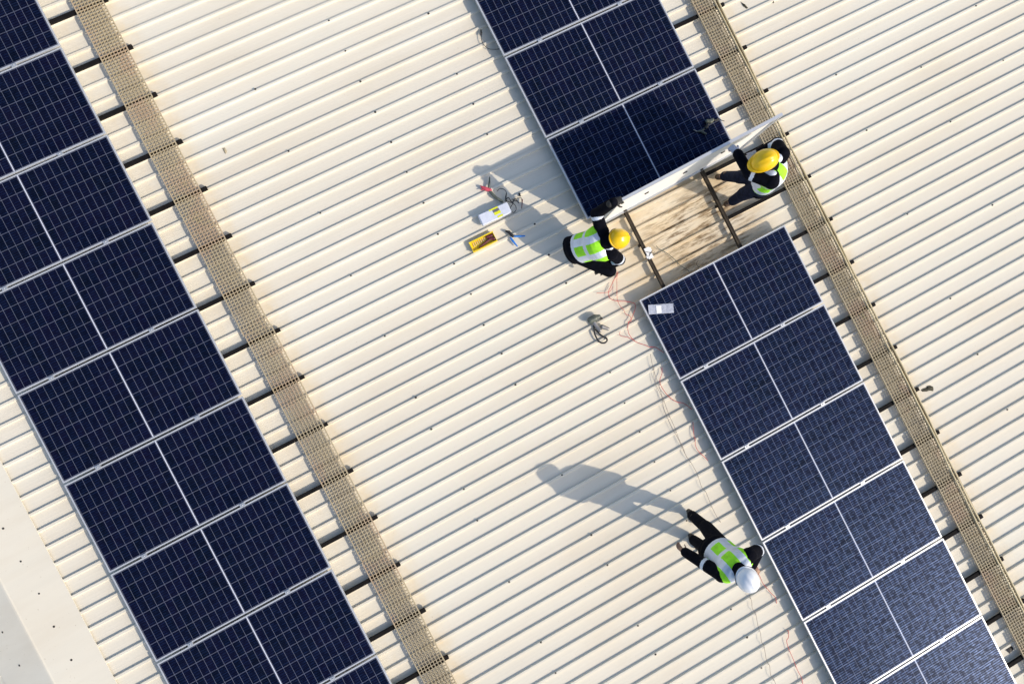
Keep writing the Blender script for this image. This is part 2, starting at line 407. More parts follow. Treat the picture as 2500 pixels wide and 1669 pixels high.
GL, GU, GD = 'panels of the long left row', 'panels of the right row above the open gap', 'panels of the right row below the open gap'
plist = []
for i, n in enumerate(range(-1, 8)):
    if i == 0: lab = 'dark navy panel in the top left corner, topmost of the left row'
    elif i == 8: lab = 'dark navy panel cut off by the bottom edge, last of the left row'
    else: lab = '%s dark navy panel from the top in the left row' % ordn[i]
    plist.append((n*PP, 0.0, lab, GL))
ur = 3.4341
for i, n in enumerate((-2, -1, 0)):
    lab = ['dark panel cut off by the top edge, first of the right row above the gap',
           'dark panel between two others in the right row above the gap',
           'shaded near black panel with tools on it, behind the lifted panel'][i]
    plist.append((ur + n*PP, 6.919, lab, GU))
for i, n in enumerate(range(2, 9)):
    lab = ['blue panel carrying a clear plastic packet, first below the gap',
           'second blue panel below the open gap in the right row',
           'third blue panel below the gap, right of the thin grey wires',
           'fourth panel below the gap, beside the feet of the walking worker',
           'fifth panel below the gap, beside the white helmet itself',
           'sixth panel below the gap, pale with sky glare in the lower right',
           'seventh panel below the gap, cut off by the bottom right corner'][i]
    plist.append((ur + 0.0353 + n*PP, 6.919 + 0.1234, lab, GD))
proto = None
for i, (u, v, lab, grp) in enumerate(plist):
    if proto is None: proto = make_panel(lab, grp); p = proto
    else: p = copy_tree(proto)
    p.matrix_world = frame(u + GAP/2, v + random.uniform(-.004, .004) + 0.01, HP + random.uniform(-.0015, .0015), random.uniform(-.0012, .0012))
    p['label'] = lab; p['group'] = grp
# the panel held on edge by the two men
yaw, til = -0.027, 0.034
lp = copy_tree(proto)
Mx = frame(4.684, 7.02, 0.083) @ Matrix.Rotation(-yaw, 4, 'Z')
# local x (panel width) stands up, local z (glass) faces the dark panel behind it (-U)
Mx = Mx @ Matrix.Rotation(-(math.pi/2 + til), 4, 'Y')
lp.matrix_world = Mx @ Matrix.Translation((0, 0.01, 0))
lp['label'] = 'panel held upright on its long edge by two workers, white back showing'; 
if 'group' in lp: del lp['group']
for k, y in enumerate((PL*0.25, PL*0.5, PL*0.75)):
    if k == 0:
        bm = newbm(); box(bm, -0.016, 0.016, -0.026, 0.026, -0.022, -0.0100); jb0 = jb = obj('junction_box', bm, M_BLACK, lp, bevel=0.003)
    else: jb = jb0.copy(); C.objects.link(jb); jb.parent = lp
    jb.location = (PWD*0.5, y, 0)
TOPE = [lp.matrix_world @ Vector((PWD, y, -TH/2)) for y in (0, PL)]

# ================================================================== RAILS with clamps, cross beams, walkways
def make_rail(v, u0, u1, label, bounds, ends=()):
    t = thing('mounting_rail', label, 'rail', frame(0, v, 0), 'rails under the panels')
    bm = newbm(); z0, z1 = 0.062, 0.108
    box(bm, u0, u1, -0.021, 0.021, z0, z1-0.006); box(bm, u0, u1, -0.021, -0.008, z1-0.006, z1); box(bm, u0, u1, 0.008, 0.021, z1-0.006, z1)
    obj('rail_bar', bm, M_RAIL, t)
    bm = newbm(); box(bm, -0.02, 0.02, -0.035, 0.035, 0, 0.005); box(bm, -0.02, 0.02, 0.0225, 0.028, 0.005, 0.05)
    box(bm, -0.02, 0.02, -0.028, -0.0225, 0.005, 0.05)
    f0 = obj('rail_foot', bm, M_RAIL, t); k = 0; u = RIB0 + PITCH*math.ceil((u0-RIB0)/PITCH) + PITCH*2
    while u < u1 - 0.05:
        f = f0 if k == 0 else f0.copy()
        if k: C.objects.link(f); f.parent = t
        f.location = (u, 0, RH+0.002); u += PITCH*6; k += 1
    bm = newbm(); box(bm, -0.010, 0.010, -0.03, 0.03, -0.05, 0.001); box(bm, -0.021, 0.021, -0.03, 0.03, 0.0015, 0.0055)
    capsule(bm, (0, 0, 0.005), (0, 0, 0.009), 0.007, 0.006, 8)
    c0 = obj('panel_clamp', bm, M_ALU2, t)
    for k, b in enumerate(bounds):
        c = c0 if k == 0 else c0.copy()
        if k: C.objects.link(c); c.parent = t
        c.location = (b, 0, HP + 0.0005)
    return t
bl = [n*PP for n in range(-1, 9)]
make_rail(0.425, -1.4, 9.4, 'dark rail under the ridge side of the left panel row', bl)
make_rail(1.645, -1.4, 9.4, 'dark rail under the walkway side of the left panel row', bl)
br_ = [ur + n*PP for n in (-1, 0)] + [ur + 0.0353 + n*PP for n in range(3, 9)]
make_rail(7.44, 0.9, 13.9, 'bare dark rail crossing the gap beside the crouching worker', br_)
make_rail(8.61, 0.9, 13.9, 'bare dark rail crossing the gap by the boots of the standing worker', br_)

def make_beam(label, group):
    bm = newbm(); box(bm, -0.024, 0.024, 0, 1.0, 0, 0.004); box(bm, -0.024, -0.019, 0, 1.0, 0.004, 0.034); box(bm, 0.019, 0.024, 0, 1.0, 0.004, 0.034)
    box(bm, -0.019, 0.019, 0, 1.0, 0.030, 0.034)
    o = obj('walkway_bracket', bm, M_BEAM, None); return tag(o, label, 'bracket', group)
ORD = 'first second third fourth fifth sixth seventh eighth ninth tenth eleventh twelfth thirteenth fourteenth fifteenth sixteenth seventeenth eighteenth nineteenth twentieth'.split()
def in_frame(p):
    x = 1250+1667*p.x/(ZC-p.z); y = 834.5-1667*p.y/(ZC-p.z); return -8 < x < 2508 and -8 < y < 1677
b0 = None
for side, (va, vb, n0, n1) in enumerate(((1.70, 2.925, -2, 15), (8.66, 9.955, 1, 22))):
    cnt = 0
    for k in range(n0, n1):
        if not any(in_frame(P3(-0.365 + 0.6378*k, q, RH)) for q in ((2.3, 2.6, 2.92) if side == 0 else (9.3, 9.6, 9.95))): continue
        cnt += 1
        if b0 is None: b0 = make_beam('', ''); o = b0
        else: o = b0.copy(); C.objects.link(o)
        u = -0.365 + 0.6378*k
        Mb = frame(u, va, RH + 0.002 + (0.002 if side else 0.0)) @ Matrix.Diagonal((1, vb-va+random.uniform(-.012, .012), 1, 1)); o.matrix_world = Mb
        if side == 0:
            o['label'] = '%s short black bracket from the top between the left panel row and its walkway' % ORD[cnt-1]; o['group'] = 'brackets of the left walkway'
        else:
            o['label'] = '%s short black bracket from the top between the right panel row and its walkway' % ORD[cnt-1]; o['group'] = 'brackets of the right walkway'

def walkway(v0, v1, u0, u1, label):
    t = thing('roof_walkway', label, 'walkway', frame(0, 0, 0))
    zb, zt = RH + 0.042, RH + 0.066; mesh = 0.0395; seg = 3.05; u = u0; k = 0
    while u < u1:
        ue = min(u + seg - 0.012, u1); bm = newbm(); n = int(round((v1-v0)/mesh)); dv = (v1-v0)/n
        dx = random.uniform(-.006, .006)
        for i in range(n+1):
            c = v0 + i*dv + dx; wd = 0.0038 if 0 < i < n else 0.006
            box(bm, u, ue, c-wd, c+wd, zb, zt)
        m = int(round((ue-u)/mesh)); du = (ue-u)/m
        for j in range(m+1):
            c = u + j*du; box(bm, c-0.0036, c+0.0036, v0+dx+0.001, v1+dx-0.001, zb+0.002, zt-0.0015)
        s = obj('grating', bm, M_GRAT, t); u = ue + 0.012; k += 1
    return t
walkway(2.535, 2.860, -2.1, 10.6, 'tan mesh walkway along the left panel row')
walkway(9.555, 9.870, 0.6, 14.6, 'tan mesh walkway along the right panel row, carrying two thin pipes')
for k, (v, lab) in enumerate(((9.815, 'thin tan pipe on the right walkway, the one nearer the panels'), (9.857, 'thin tan pipe on the outer edge of the right walkway'))):
    bm = newbm(); pts = []
    for i in range(60):
        u = 0.7 + 13.8*i/59; pts.append((u, v + 0.008*math.sin(u*2.3+k) + 0.004*math.sin(u*7+k*2), RH+0.066+0.0125))
    tube(bm, spline(pts, 2), 0.0115, 8); tag(obj('conduit_pipe', bm, M_CONDUIT, None, FR0.copy()), lab, 'pipe', 'pipes lying on the right walkway')

# ================================================================== PEOPLE
def J(zref):
    return lambda px, py, h: CAM + ray(px, py)*(ZC - (zref + h))
def hand(bm, wrist, dirv, palm_n, s=1.0, curl=0.6, side=1):
    """palm, four unequal bent fingers and a thumb"""
    d = dirv.normalized(); n = (palm_n - d*palm_n.dot(d)).normalized(); x = d.cross(n)*side
    c = wrist + d*0.05*s
    ellipsoid(bm, c, x, n, d, 0.042*s, 0.017*s, 0.055*s, 12)
    for i, (off, ln) in enumerate(((-0.030, 0.066), (-0.010, 0.076), (0.011, 0.071), (0.030, 0.056))):
        b = wrist + d*0.088*s + x*off*s
        cu = curl + 0.08*i; d1 = (d*math.cos(cu*0.7) + n*math.sin(cu*0.7)); d2 = (d*math.cos(cu*1.7) + n*math.sin(cu*1.7))
        m = b + d1*ln*0.5*s; e = m + d2*ln*0.5*s
        capsule(bm, b, m, 0.0096*s, 0.0088*s, 8); capsule(bm, m, e, 0.0088*s, 0.0074*s, 8)
    tb = wrist + d*0.035*s - x*0.034*s; tm = tb + (d*0.6 - x*0.65 + n*0.35).normalized()*0.036*s; te = tm + (d*0.8 - x*0.15 + n*0.55).normalized()*0.03*s
    capsule(bm, tb, tm, 0.0115*s, 0.0100*s, 8); capsule(bm, tm, te, 0.0100*s, 0.0080*s, 8)

def person(spec):
    j = spec['j']; base = spec['base']
    t = bpy.data.objects.new('person', None); C.objects.link(t); t.location = base; tag(t, spec['label'], 'person')
    L = {k: Vector(v) - base for k, v in j.items()}
    up_t = (L['neck'] - L['pelvis']).normalized()
    lat = (L['sh_l'] - L['sh_r']); lat = (lat - up_t*lat.dot(up_t)).normalized()       # towards the person's left
    fwd = lat.cross(up_t) * -1.0
    fwd = up_t.cross(lat) * -1.0 if False else lat.cross(up_t)
    if fwd.dot(spec['face']) < 0: fwd = -fwd
    hup = spec['head_up'].normalized(); hf = spec['face'] - hup*spec['face'].dot(hup); hf.normalize(); hx = hup.cross(hf)
    H = L['head']
    # ---- body: one skin from head to foot
    bm = newbm()
    ellipsoid(bm, H, hx, hf, hup, 0.075, 0.094, 0.115)
    ellipsoid(bm, H + hf*0.03 - hup*0.07, hx, hf, hup, 0.052, 0.055, 0.05)             # jaw
    capsule(bm, H + hf*0.088 + hup*0.01, H + hf*0.108 - hup*0.025, 0.010, 0.015, 8)    # nose
    capsule(bm, H + hf*0.088 - hup*0.058 - hx*0.018, H + hf*0.088 - hup*0.058 + hx*0.018, 0.008, 0.008, 8)
    for s in (-1, 1): ellipsoid(bm, H + hx*0.078*s - hup*0.005 - hf*0.005, hx, hf, hup, 0.012, 0.02, 0.033, 10)
    capsule(bm, H - hup*0.06 - hf*0.02, L['neck'], 0.055, 0.06)
    def torso(bm, g=0.0, lo=-0.06, hi=1.0):
        rings = []; n = 9; P0 = L['pelvis']; P1 = L['chest']; P2 = L['neck']
        for i in range(n):
            q = i/(n-1); c = P0.lerp(P1, q*2) if q < 0.5 else P1.lerp(P2, (q-0.5)*2)
            wd = [0.165, 0.160, 0.150, 0.155, 0.170, 0.185, 0.185, 0.135, 0.07][i] + g
            dp = [0.115, 0.118, 0.110, 0.112, 0.122, 0.125, 0.110, 0.085, 0.06][i] + g
            if i == 0: c = c - up_t*(-lo)
            rings.append((c, lat, fwd, wd, dp))
        loft(bm, rings, 24)
    torso(bm)
    def limbs(bm, g=0.0, arms=True, legs=True, hands=True):
        for s in ('l', 'r'):
            if arms:
                capsule(bm, L['sh_'+s], L['el_'+s], 0.056+g, 0.044+g); capsule(bm, L['el_'+s], L['wr_'+s], 0.043+g, 0.030+g)
                capsule(bm, L['chest'].lerp(L['neck'], 0.55), L['sh_'+s], 0.075+g*0.5, 0.058+g)
            if legs:
                capsule(bm, L['hip_'+s], L['kn_'+s], 0.086+g, 0.060+g); capsule(bm, L['kn_'+s], L['an_'+s], 0.056+g, 0.040+g)
    limbs(bm, -0.004)
    for s in ('l', 'r'):
        capsule(bm, L['an_'+s], L['to_'+s], 0.036, 0.028)
        hd, pn = spec['hand_'+s]; hand(bm, L['wr_'+s], hd, pn, 1.0, spec.get('curl_'+s, 0.6), 1 if s == 'l' else -1)
    eyel = H + hf*0.084 + hup*0.018
    def skin_paint(c):
        for s in (-1, 1):
            if (c - (eyel + hx*0.032*s)).length < 0.010: return 1
        d = c - (H + hf*0.09 - hup*0.058)
        if abs(d.dot(hx)) < 0.024 and abs(d.dot(hup)) < 0.004 and d.length < 0.03: return 2
        q = c - H
        if q.length < 0.16 and q.dot(hup) > -0.075 and q.dot(hf) < 0.028 - q.dot(hup)*0.05 and abs(q.dot(hx)) < 0.083 and q.dot(hf) < 0.03: return 1
        return 0
    remeshed('body', bm, [M_SKIN, M_HAIR, M_PINK], t, 0.0065, 2, skin_paint)
    # ---- trousers
    bm = newbm(); limbs(bm, 0.025, arms=False)
    loft(bm, [(L['pelvis'] - up_t*0.10, lat, fwd, 0.150, 0.125), (L['pelvis'] - up_t*0.02, lat, fwd, 0.182, 0.145), (L['pelvis'] + up_t*0.07, lat, fwd, 0.168, 0.128)], 22)
    rnd = random.Random(3)
    for s in ('l', 'r'):                                                                # folds round the knee and ankle
        k = L['kn_'+s]; a = L['an_'+s]; hh = L['hip_'+s]
        for q in (0.55, 0.72, 0.9): capsule(bm, k.lerp(a, q) + lat*rnd.uniform(-.01, .01), k.lerp(a, q+0.04), 0.060-0.006*q, 0.056, 10)
        for q in (0.7, 0.88): capsule(bm, hh.lerp(k, q) + fwd*rnd.uniform(-.01, .012), hh.lerp(k, q+0.05), 0.084, 0.080, 10)
    remeshed('trousers', bm, spec['trousers'], t, 0.008, 2)
    # ---- jacket with reflective bands on the sleeves
    bm = newbm(); torso(bm, 0.016, -0.10); limbs(bm, 0.028, legs=False)
    capsule(bm, L['neck'] - up_t*0.01, L['neck'].lerp(H, 0.30), 0.092, 0.082)
    for s in ('l', 'r'):
        e = L['el_'+s]; wv = L['wr_'+s]; sh = L['sh_'+s]
        for q in (0.12, 0.3): capsule(bm, e.lerp(wv, q), e.lerp(wv, q+0.05), 0.072-0.02*q, 0.068-0.02*q, 10)
        for q in (0.6, 0.8): capsule(bm, sh.lerp(e, q), sh.lerp(e, q+0.06), 0.084-0.012*q, 0.081-0.012*q, 10)
    bands = []
    for s in ('l', 'r'):
        for (pa, pb, q) in spec.get('bands', (('sh_', 'el_', 0.86),)):
            a = L[pa+s]; b = L[pb+s]; bands.append((a, (b-a).normalized(), (b-a).length*q))
    def jp(c):
        for a, d, q in bands:
            w_ = c - a; k = w_.dot(d)
            if abs(k - q) < 0.021 and (w_ - d*k).length < 0.105: return 1
        return 0
    remeshed('jacket', bm, [M_NAVY, M_SILVER], t, 0.0075, 2, jp)
    # ---- hi-vis vest: silver tape over both shoulders and round the waist and chest
    bm = newbm(); P0, P1, P2 = L['pelvis'], L['chest'], L['neck']; rings = []
    prof = [(0.09, .188, .150), (0.18, .184, .150), (0.38, .180, .143), (0.58, .208, .158), (0.74, .226, .158), (0.86, .222, .136), (0.93, .190, .108), (0.97, .130, .078)]
    for q, wd, dp in prof:
        c = P0.lerp(P1, q*2) if q < 0.5 else P1.lerp(P2, (q-0.5)*2); rings.append((c, lat, fwd, wd, dp))
    loft(bm, rings, 28)
    tl = (P2-P0).length
    for s, sg in (('l', 1), ('r', -1)):
        capsule(bm, P2 + lat*0.075*sg - up_t*0.03, L['sh_'+s].lerp(P2, 0.42), 0.062, 0.062)
    def vp(c):
        w_ = c - P0; k = w_.dot(up_t)/tl; x = abs((c - P0.lerp(P2, max(0, min(1, k)))).dot(lat))
        if abs(x - 0.105) < 0.042 and k > 0.06: return 1
        if abs(k - 0.16) < 0.055 or abs(k - 0.58) < 0.060: return 1
        return 0
    remeshed('safety_vest', bm, [M_LIME, M_SILVER], t, 0.0065, 2, vp)
    # ---- boots and gloves
    for s in ('l', 'r'):
        a, to = L['an_'+s], L['to_'+s]; f = (to - a); f.z = 0; f = f.normalized() if f.length > 0.01 else Vector((1, 0, 0))
        bm = newbm(); capsule(bm, a + Vector((0, 0, 0.07)), a - Vector((0, 0, 0.02)), 0.052, 0.048)
        capsule(bm, a - f*0.03 - Vector((0, 0, 0.03)), to, 0.046, 0.040); capsule(bm, a - f*0.05 - Vector((0, 0, 0.055)), to - Vector((0, 0, 0.012)), 0.034, 0.036)
        remeshed('boot', bm, spec['boots'], t, 0.008, 2)
        if spec.get('gloves'):
            bm = newbm(); hd, pn = spec['hand_'+s]; hand(bm, L['wr_'+s], hd, pn, 1.13, spec.get('curl_'+s, 0.6), 1 if s == 'l' else -1)
            capsule(bm, L['wr_'+s] - hd.normalized()*0.035, L['wr_'+s] + hd.normalized()*0.03, 0.043, 0.036)
            remeshed('glove', bm, spec['gloves'], t, 0.005, 1)
    # ---- hard hat: domed shell, raised centre ridge, rim with a peak in front
    hc = H + hup*0.030
    bm = newbm(); n = 36; rings = []; m = 12
    for i in range(m+1):
        th = math.pi/2*i/m; rr = math.cos(th)**0.92 if i < m else 0.0; z = 0.118*math.sin(th)
        ring = []
        for k in range(n):
            an = 2*math.pi*k/n; cx, cy = math.cos(an), math.sin(an)
            rx, ry = 0.113*rr, 0.139*rr
            x, y = rx*cx, ry*cy; lift = 0.008*math.exp(-(x/0.017)**2)*math.sin(th)**0.3 if i else 0
            for o_ in (-0.05, 0.05): lift += 0.004*math.exp(-((x-o_)/0.010)**2)*math.sin(th)**0.5 if i else 0
            ring.append(bm.verts.new(hc + hx*x + hf*y + hup*(z+lift)))
            if i == m: break
        rings.append(ring)
    for i in range(m-1):
        for k in range(n): bm.faces.new((rings[i][k], rings[i][(k+1) % n], rings[i+1][(k+1) % n], rings[i+1][k])).smooth = True
    for k in range(n): bm.faces.new((rings[m-1][k], rings[m-1][(k+1) % n], rings[m][0])).smooth = True
    hat = obj('hard_hat', bm, spec['helmet'], t); sm = hat.modifiers.new('s', 'SOLIDIFY'); sm.thickness = 0.003; sm.offset = 1
    bm = newbm(); a_, b_ = [], []
    for k in range(n):
        an = 2*math.pi*k/n; cx, cy = math.cos(an), math.sin(an); ext = 0.012 + 0.040*max(0, cy)**2.2 + 0.010*max(0, -cy)**3
        a_.append(hc + hx*0.111*cx + hf*0.137*cy + hup*0.001); b_.append(hc + hx*(0.113+ext*0.6)*cx + hf*(0.139+ext)*cy - hup*(0.004+0.012*max(0, cy)))
    va = [bm.verts.new(p) for p in a_]; vb = [bm.verts.new(p) for p in b_]
    for k in range(n): bm.faces.new((va[k], vb[k], vb[(k+1) % n], va[(k+1) % n])).smooth = True
    rim = obj('rim', bm, spec['helmet'], hat); sm = rim.modifiers.new('s', 'SOLIDIFY'); sm.thickness = 0.004
    # strap behind the rim
    bm = newbm(); pts = [hc + hx*0.118*math.cos(x) + hf*(0.143*math.sin(x)) - hup*(0.016) for x in [math.pi + math.pi*i/14 for i in range(15)]]
    tube(bm, pts, 0.009, 6); obj('chin_strap', bm, M_BLACK, hat)
    return t

E_, N_, Z_ = Vector((1, 0, 0)), Vector((0, 1, 0)), Vector((0, 0, 1))
# --- walking away to the lower right, white helmet
zr = roof_at(1687, 1285).z; j = J(zr)
se = Vector((0.56, -0.83, 0)).normalized()
w3 = dict(label='worker in a white hard hat and lime vest walking alone on bare roof',
  base=roof_at(1687, 1285), face=se - Z_*0.25, head_up=Z_ + se*0.22, helmet=M_WHELM, trousers=M_NAVY, boots=M_BOOTB,
  j=dict(pelvis=j(1746, 1340, .93), chest=j(1783, 1370, 1.20), neck=j(1806, 1392, 1.44), head=j(1822, 1410, 1.56),
    sh_r=j(1762, 1402, 1.33), sh_l=j(1829, 1355, 1.33), el_r=j(1716, 1374, 1.12), wr_r=j(1674, 1348, .92),
    el_l=j(1852, 1342, 1.10), wr_l=j(1836, 1378, .98),
    hip_r=j(1735, 1350, .90), hip_l=j(1757, 1327, .90), kn_r=j(1727, 1341, .48), an_r=j(1694, 1318, .10), to_r=j(1704, 1335, .045),
    kn_l=j(1724, 1287, .50), an_l=j(1690, 1258, .14), to_l=j(1700, 1274, .045)),
  hand_r=((j(1650, 1330, .80) - j(1674, 1348, .92)), Z_*0.3+N_), hand_l=(se+Z_*0.2, -Z_), curl_r=0.5)
person(w3)
# --- standing by the right walkway, steadying the lifted panel
zr = roof_at(1762, 466).z; j = J(zr)
wd = Vector((-0.93, -0.36, 0)).normalized()
def edge(k): return TOPE[0].lerp(TOPE[1], k)
def edge_at(px):                             # point of the lifted edge on the sight line with this x
    best = min((abs((1250+1667*edge(i/400).x/(ZC-edge(i/400).z)) - px), i) for i in range(401))[1]; return edge(best/400)
e2 = edge_at(1778); e1 = edge_at(1521)
w2 = dict(label='worker in yellow hard hat standing by the right walkway, steadying the lifted panel',
  base=roof_at(1762, 466), face=wd - Z_*0.45, head_up=Z_ + wd*0.45, helmet=M_YHELM, trousers=M_JEANS, boots=M_BOOT, gloves=M_GLOVEW,
  j=dict(pelvis=j(1862, 445, .88), chest=j(1888, 425, 1.12), neck=j(1882, 402, 1.36), head=j(1867, 392, 1.46),
    sh_l=j(1884, 444, 1.34), sh_r=j(1910, 376, 1.30), el_l=j(1830, 424, 1.28), wr_l=e2 + Vector((0.095, -0.135, 0.035)),
    el_r=j(1896, 350, 1.06), wr_r=j(1855, 372, .98),
    hip_l=j(1850, 458, .86), hip_r=j(1852, 430, .86), kn_l=j(1815, 474, .50), an_l=j(1790, 490, .13), to_l=j(1774, 498, .06),
    kn_r=j(1806, 432, .50), an_r=j(1770, 430, .13), to_r=j(1753, 432, .06)),
  hand_l=(e2 - (e2 + Vector((0.095, -0.135, 0.035))), -Z_), hand_r=(wd, N_*0.2-Z_), curl_l=1.1)
person(w2)
# --- crouching at the left end of the lifted panel
zr = roof_at(1430, 625).z; j = J(zr)
ee = Vector((0.96, 0.12, 0)).normalized()
w1 = dict(label='crouching worker in yellow hard hat holding the left end of the lifted panel',
  base=roof_at(1430, 625), face=ee - Z_*0.75, head_up=Z_*0.85 + ee*0.75, helmet=M_YHELM, trousers=M_NAVY, boots=M_BOOTB, gloves=M_GLOVEB,
  j=dict(pelvis=j(1408, 608, .42), chest=j(1450, 598, .66), neck=j(1480, 590, .80), head=j(1505, 584, .86),
    sh_l=j(1470, 566, .80), sh_r=j(1492, 618, .72), el_l=j(1456, 522, .90), wr_l=e1 + Vector((-0.115, -0.045, 0.02)),
    el_r=j(1513, 634, .50), wr_r=j(1476, 652, .32),
    hip_l=j(1412, 590, .38), hip_r=j(1408, 622, .38), kn_l=j(1462, 572, .44), an_l=j(1416, 586, .12), to_l=j(1434, 584, .05),
    kn_r=j(1488, 660, .42), an_r=j(1434, 640, .12), to_r=j(1452, 648, .05)),
  hand_l=(Vector((0.115, 0.045, -0.02)), -Z_), hand_r=(Vector((-0.7, -0.3, -0.3)), -Z_), curl_l=1.1)
person(w1)

# ================================================================== SMALL THINGS
def lay(px, py, h=0.03):                     # frame at a measured roof spot, on the rib tops
    u, v = uv_at(px, py, h); return u, v
def heading(p0, p1, h=0.03):                 # angle in the roof frame of the line between two measured points
    a = uv_at(*p0, h); b = uv_at(*p1, h); return math.atan2(b[1]-a[1], b[0]-a[0]), math.hypot(b[0]-a[0], b[1]-a[1])
HT = RH + 0.001
def on_roof(p0, p1, h=HT):
    """frame whose x axis runs from p0 to p1, plus the length"""
    a = uv_at(*p0, h); an, ln = heading(p0, p1, h); return frame(a[0], a[1], h, an), ln
def cz(ox, oy, z, pts): return [(ox + x/z, oy + y/z) for x, y in pts]
def wire(name, label, cat, pts, r, mat, h=0.034, group=None, wob=0.004):
    bm = newbm(); q = []
    rr = random.Random(len(pts)*7)
    for p in pts:
        u, v = uv_at(p[0], p[1], h); q.append((u, v, h + rr.uniform(-wob*0.3, wob)))
    tube(bm, spline(q, 5), r, 6); return tag(obj(name, bm, mat, None, FR0.copy()), label, cat, group)
A = (1400, 640, 6.03)
wire('red_cable', 'red cable from the crouching worker looping to the first panel below the gap', 'cable',
     cz(*A, [(640, 130), (630, 210), (590, 270), (545, 370), (520, 420), (520, 500), (560, 545), (640, 570), (760, 575), (870, 595), (905, 615), (910, 680), (880, 760), (850, 840), (810, 890), (800, 980), (820, 1060), (880, 1140), (960, 1190), (1060, 1220), (1110, 1245), (1200, 1250), (1270, 1290), (1330, 1330)]), 0.0038, M_RED)
wire('red_cable', 'straight thin red cable dropping from the crouching worker to a tangle beside the panel corner', 'cable',
     cz(*A, [(655, 140), (640, 240), (640, 350), (640, 500), (660, 590), (700, 660), (740, 700), (765, 760), (830, 790), (850, 860), (800, 880)]), 0.003, M_RED, 0.037)
wire('red_cable', 'short curved red cable end lying left of the tangle on the bare roof', 'cable',
     cz(*A, [(575, 360), (560, 400), (515, 440), (420, 450), (340, 455)]), 0.003, M_RED)
wire('red_cable', 'faint hook shaped cable end above the rib left of the looping red cable', 'cable',
     cz(*A, [(690, 1020), (678, 1050), (700, 1085), (790, 1102), (880, 1135)]), 0.003, M_RED)
B = (1450, 800, 3.92)
wire('red_cable', 'red cable looping out at the second panel below the gap', 'cable',
     cz(*B, [(650, 380), (650, 440), (630, 500), (645, 560), (700, 640), (760, 690), (805, 712), (860, 722), (940, 780)]), 0.0038, M_RED)
wire('red_cable', 'red cable peeking out from the third panel below the gap', 'cable',
     cz(*B, [(948, 900), (958, 1040), (970, 1060), (970, 1120), (1000, 1180), (1060, 1235), (1090, 1270)]), 0.0038, M_RED)
D = (1700, 1350, 4.917)
wire('red_cable', 'red cable passing right of the white hard hat', 'cable',
     cz(*D, [(735, 60), (720, 190), (760, 270), (800, 360), (850, 420), (900, 480), (950, 530), (965, 600)]), 0.0038, M_RED)
wire('red_cable', 'red cable loop below the white hard hat near the panel edge', 'cable',
     cz(*D, [(1090, 920), (1108, 940), (1105, 1010), (1085, 1040), (1095, 1100), (1120, 1170), (1160, 1260), (1190, 1340), (1225, 1420), (1265, 1500), (1290, 1640)]), 0.0038, M_RED)
wire('grey_wire', 'long thin grey wire running down beside the right row to behind the walking worker', 'wire',
     cz(*B, [(540, 250), (560, 360), (590, 460), (620, 540), (645, 630), (685, 740), (722, 840), (772, 950), (812, 1060), (852, 1140), (880, 1220), (930, 1290), (990, 1400), (1030, 1520)]) + [(1723, 1200), (1736, 1232), (1748, 1257), (1760, 1275)], 0.0028, M_GREYW)
wire('grey_wire', 'second thin grey wire crossing and shadowing the long one beside the right row', 'wire',
     cz(*B, [(575, 370), (575, 470), (600, 560), (650, 660), (665, 760), (700, 850), (740, 940), (800, 1050), (850, 1160), (890, 1240)]), 0.0028, M_GREYW, 0.038)
wire('grey_wire', 'thin grey wire running down from below the white hard hat', 'wire',
     cz(*D, [(640, 500), (665, 580), (672, 660), (712, 720), (740, 870), (770, 960), (782, 1060), (812, 1110), (842, 1280), (880, 1350), (892, 1460), (940, 1530), (965, 1640)]), 0.0028, M_GREYW)
wire('grey_wire', 'short dark cable stretched over the mud in the open gap', 'wire',
     cz(1450, 450, 5.8, [(880, 870), (930, 920), (1010, 960), (1080, 1010), (1150, 1070), (1215, 1140), (1290, 1190), (1350, 1230)]), 0.0045, M_OLIVE)
wire('grey_wire', 'small loop of black cable at the shaded upper edge of the packet panel', 'wire',
     cz(1450, 450, 5.8, [(1480, 1080), (1455, 1110), (1462, 1150), (1500, 1170)]), 0.003, M_BLACK)
t = thing('connector_cable', 'black cable with a plug hanging from under the upper right row near the top edge', 'cable', FR0.copy())
q = cz(1100, 0, 5.2275, [(390, 450), (395, 510), (430, 580), (490, 625), (560, 632), (640, 625)])
bm = newbm(); tube(bm, spline([(*uv_at(a, b, .04), .04) for a, b in q], 5), 0.0042, 6); obj('cable', bm, M_BLACK, t)
bm = newbm(); q = cz(1100, 0, 5.2275, [(386, 380), (392, 420), (390, 452)]); tube(bm, [(*uv_at(a, b, .045), .045) for a, b in q], 0.012, 8, r_fn=lambda k: [0.007, 0.013, 0.009][int(round(k*2))]); obj('plug', bm, M_BLACK, t)
# the white connector block clamped round the rail
t = thing('cable_clamp', 'white plastic clamp round the bare rail beside the crouching worker', 'clamp', frame(*uv_at(1583, 618, .11), 0.109))
bm = newbm(); box(bm, -0.075, 0.075, -0.034, 0.034, 0, 0.022); box(bm, -0.06, -0.005, 0.02, 0.055, 0.0, 0.016); box(bm, 0.02, 0.06, -0.05, -0.03, 0.0, 0.016); obj('block', bm, M_WHITEP, t, bevel=0.004)
bm = newbm(); tube(bm, [(-0.03, -0.03, 0.024), (0.0, 0.01, 0.03), (0.03, 0.05, 0.026), (0.02, 0.075, 0.02)], 0.0035, 6); tube(bm, [(0.04, -0.02, 0.024), (0.01, 0.02, 0.029), (0.0, 0.06, 0.024)], 0.0035, 6); obj('tie', bm, M_BLACK, t)

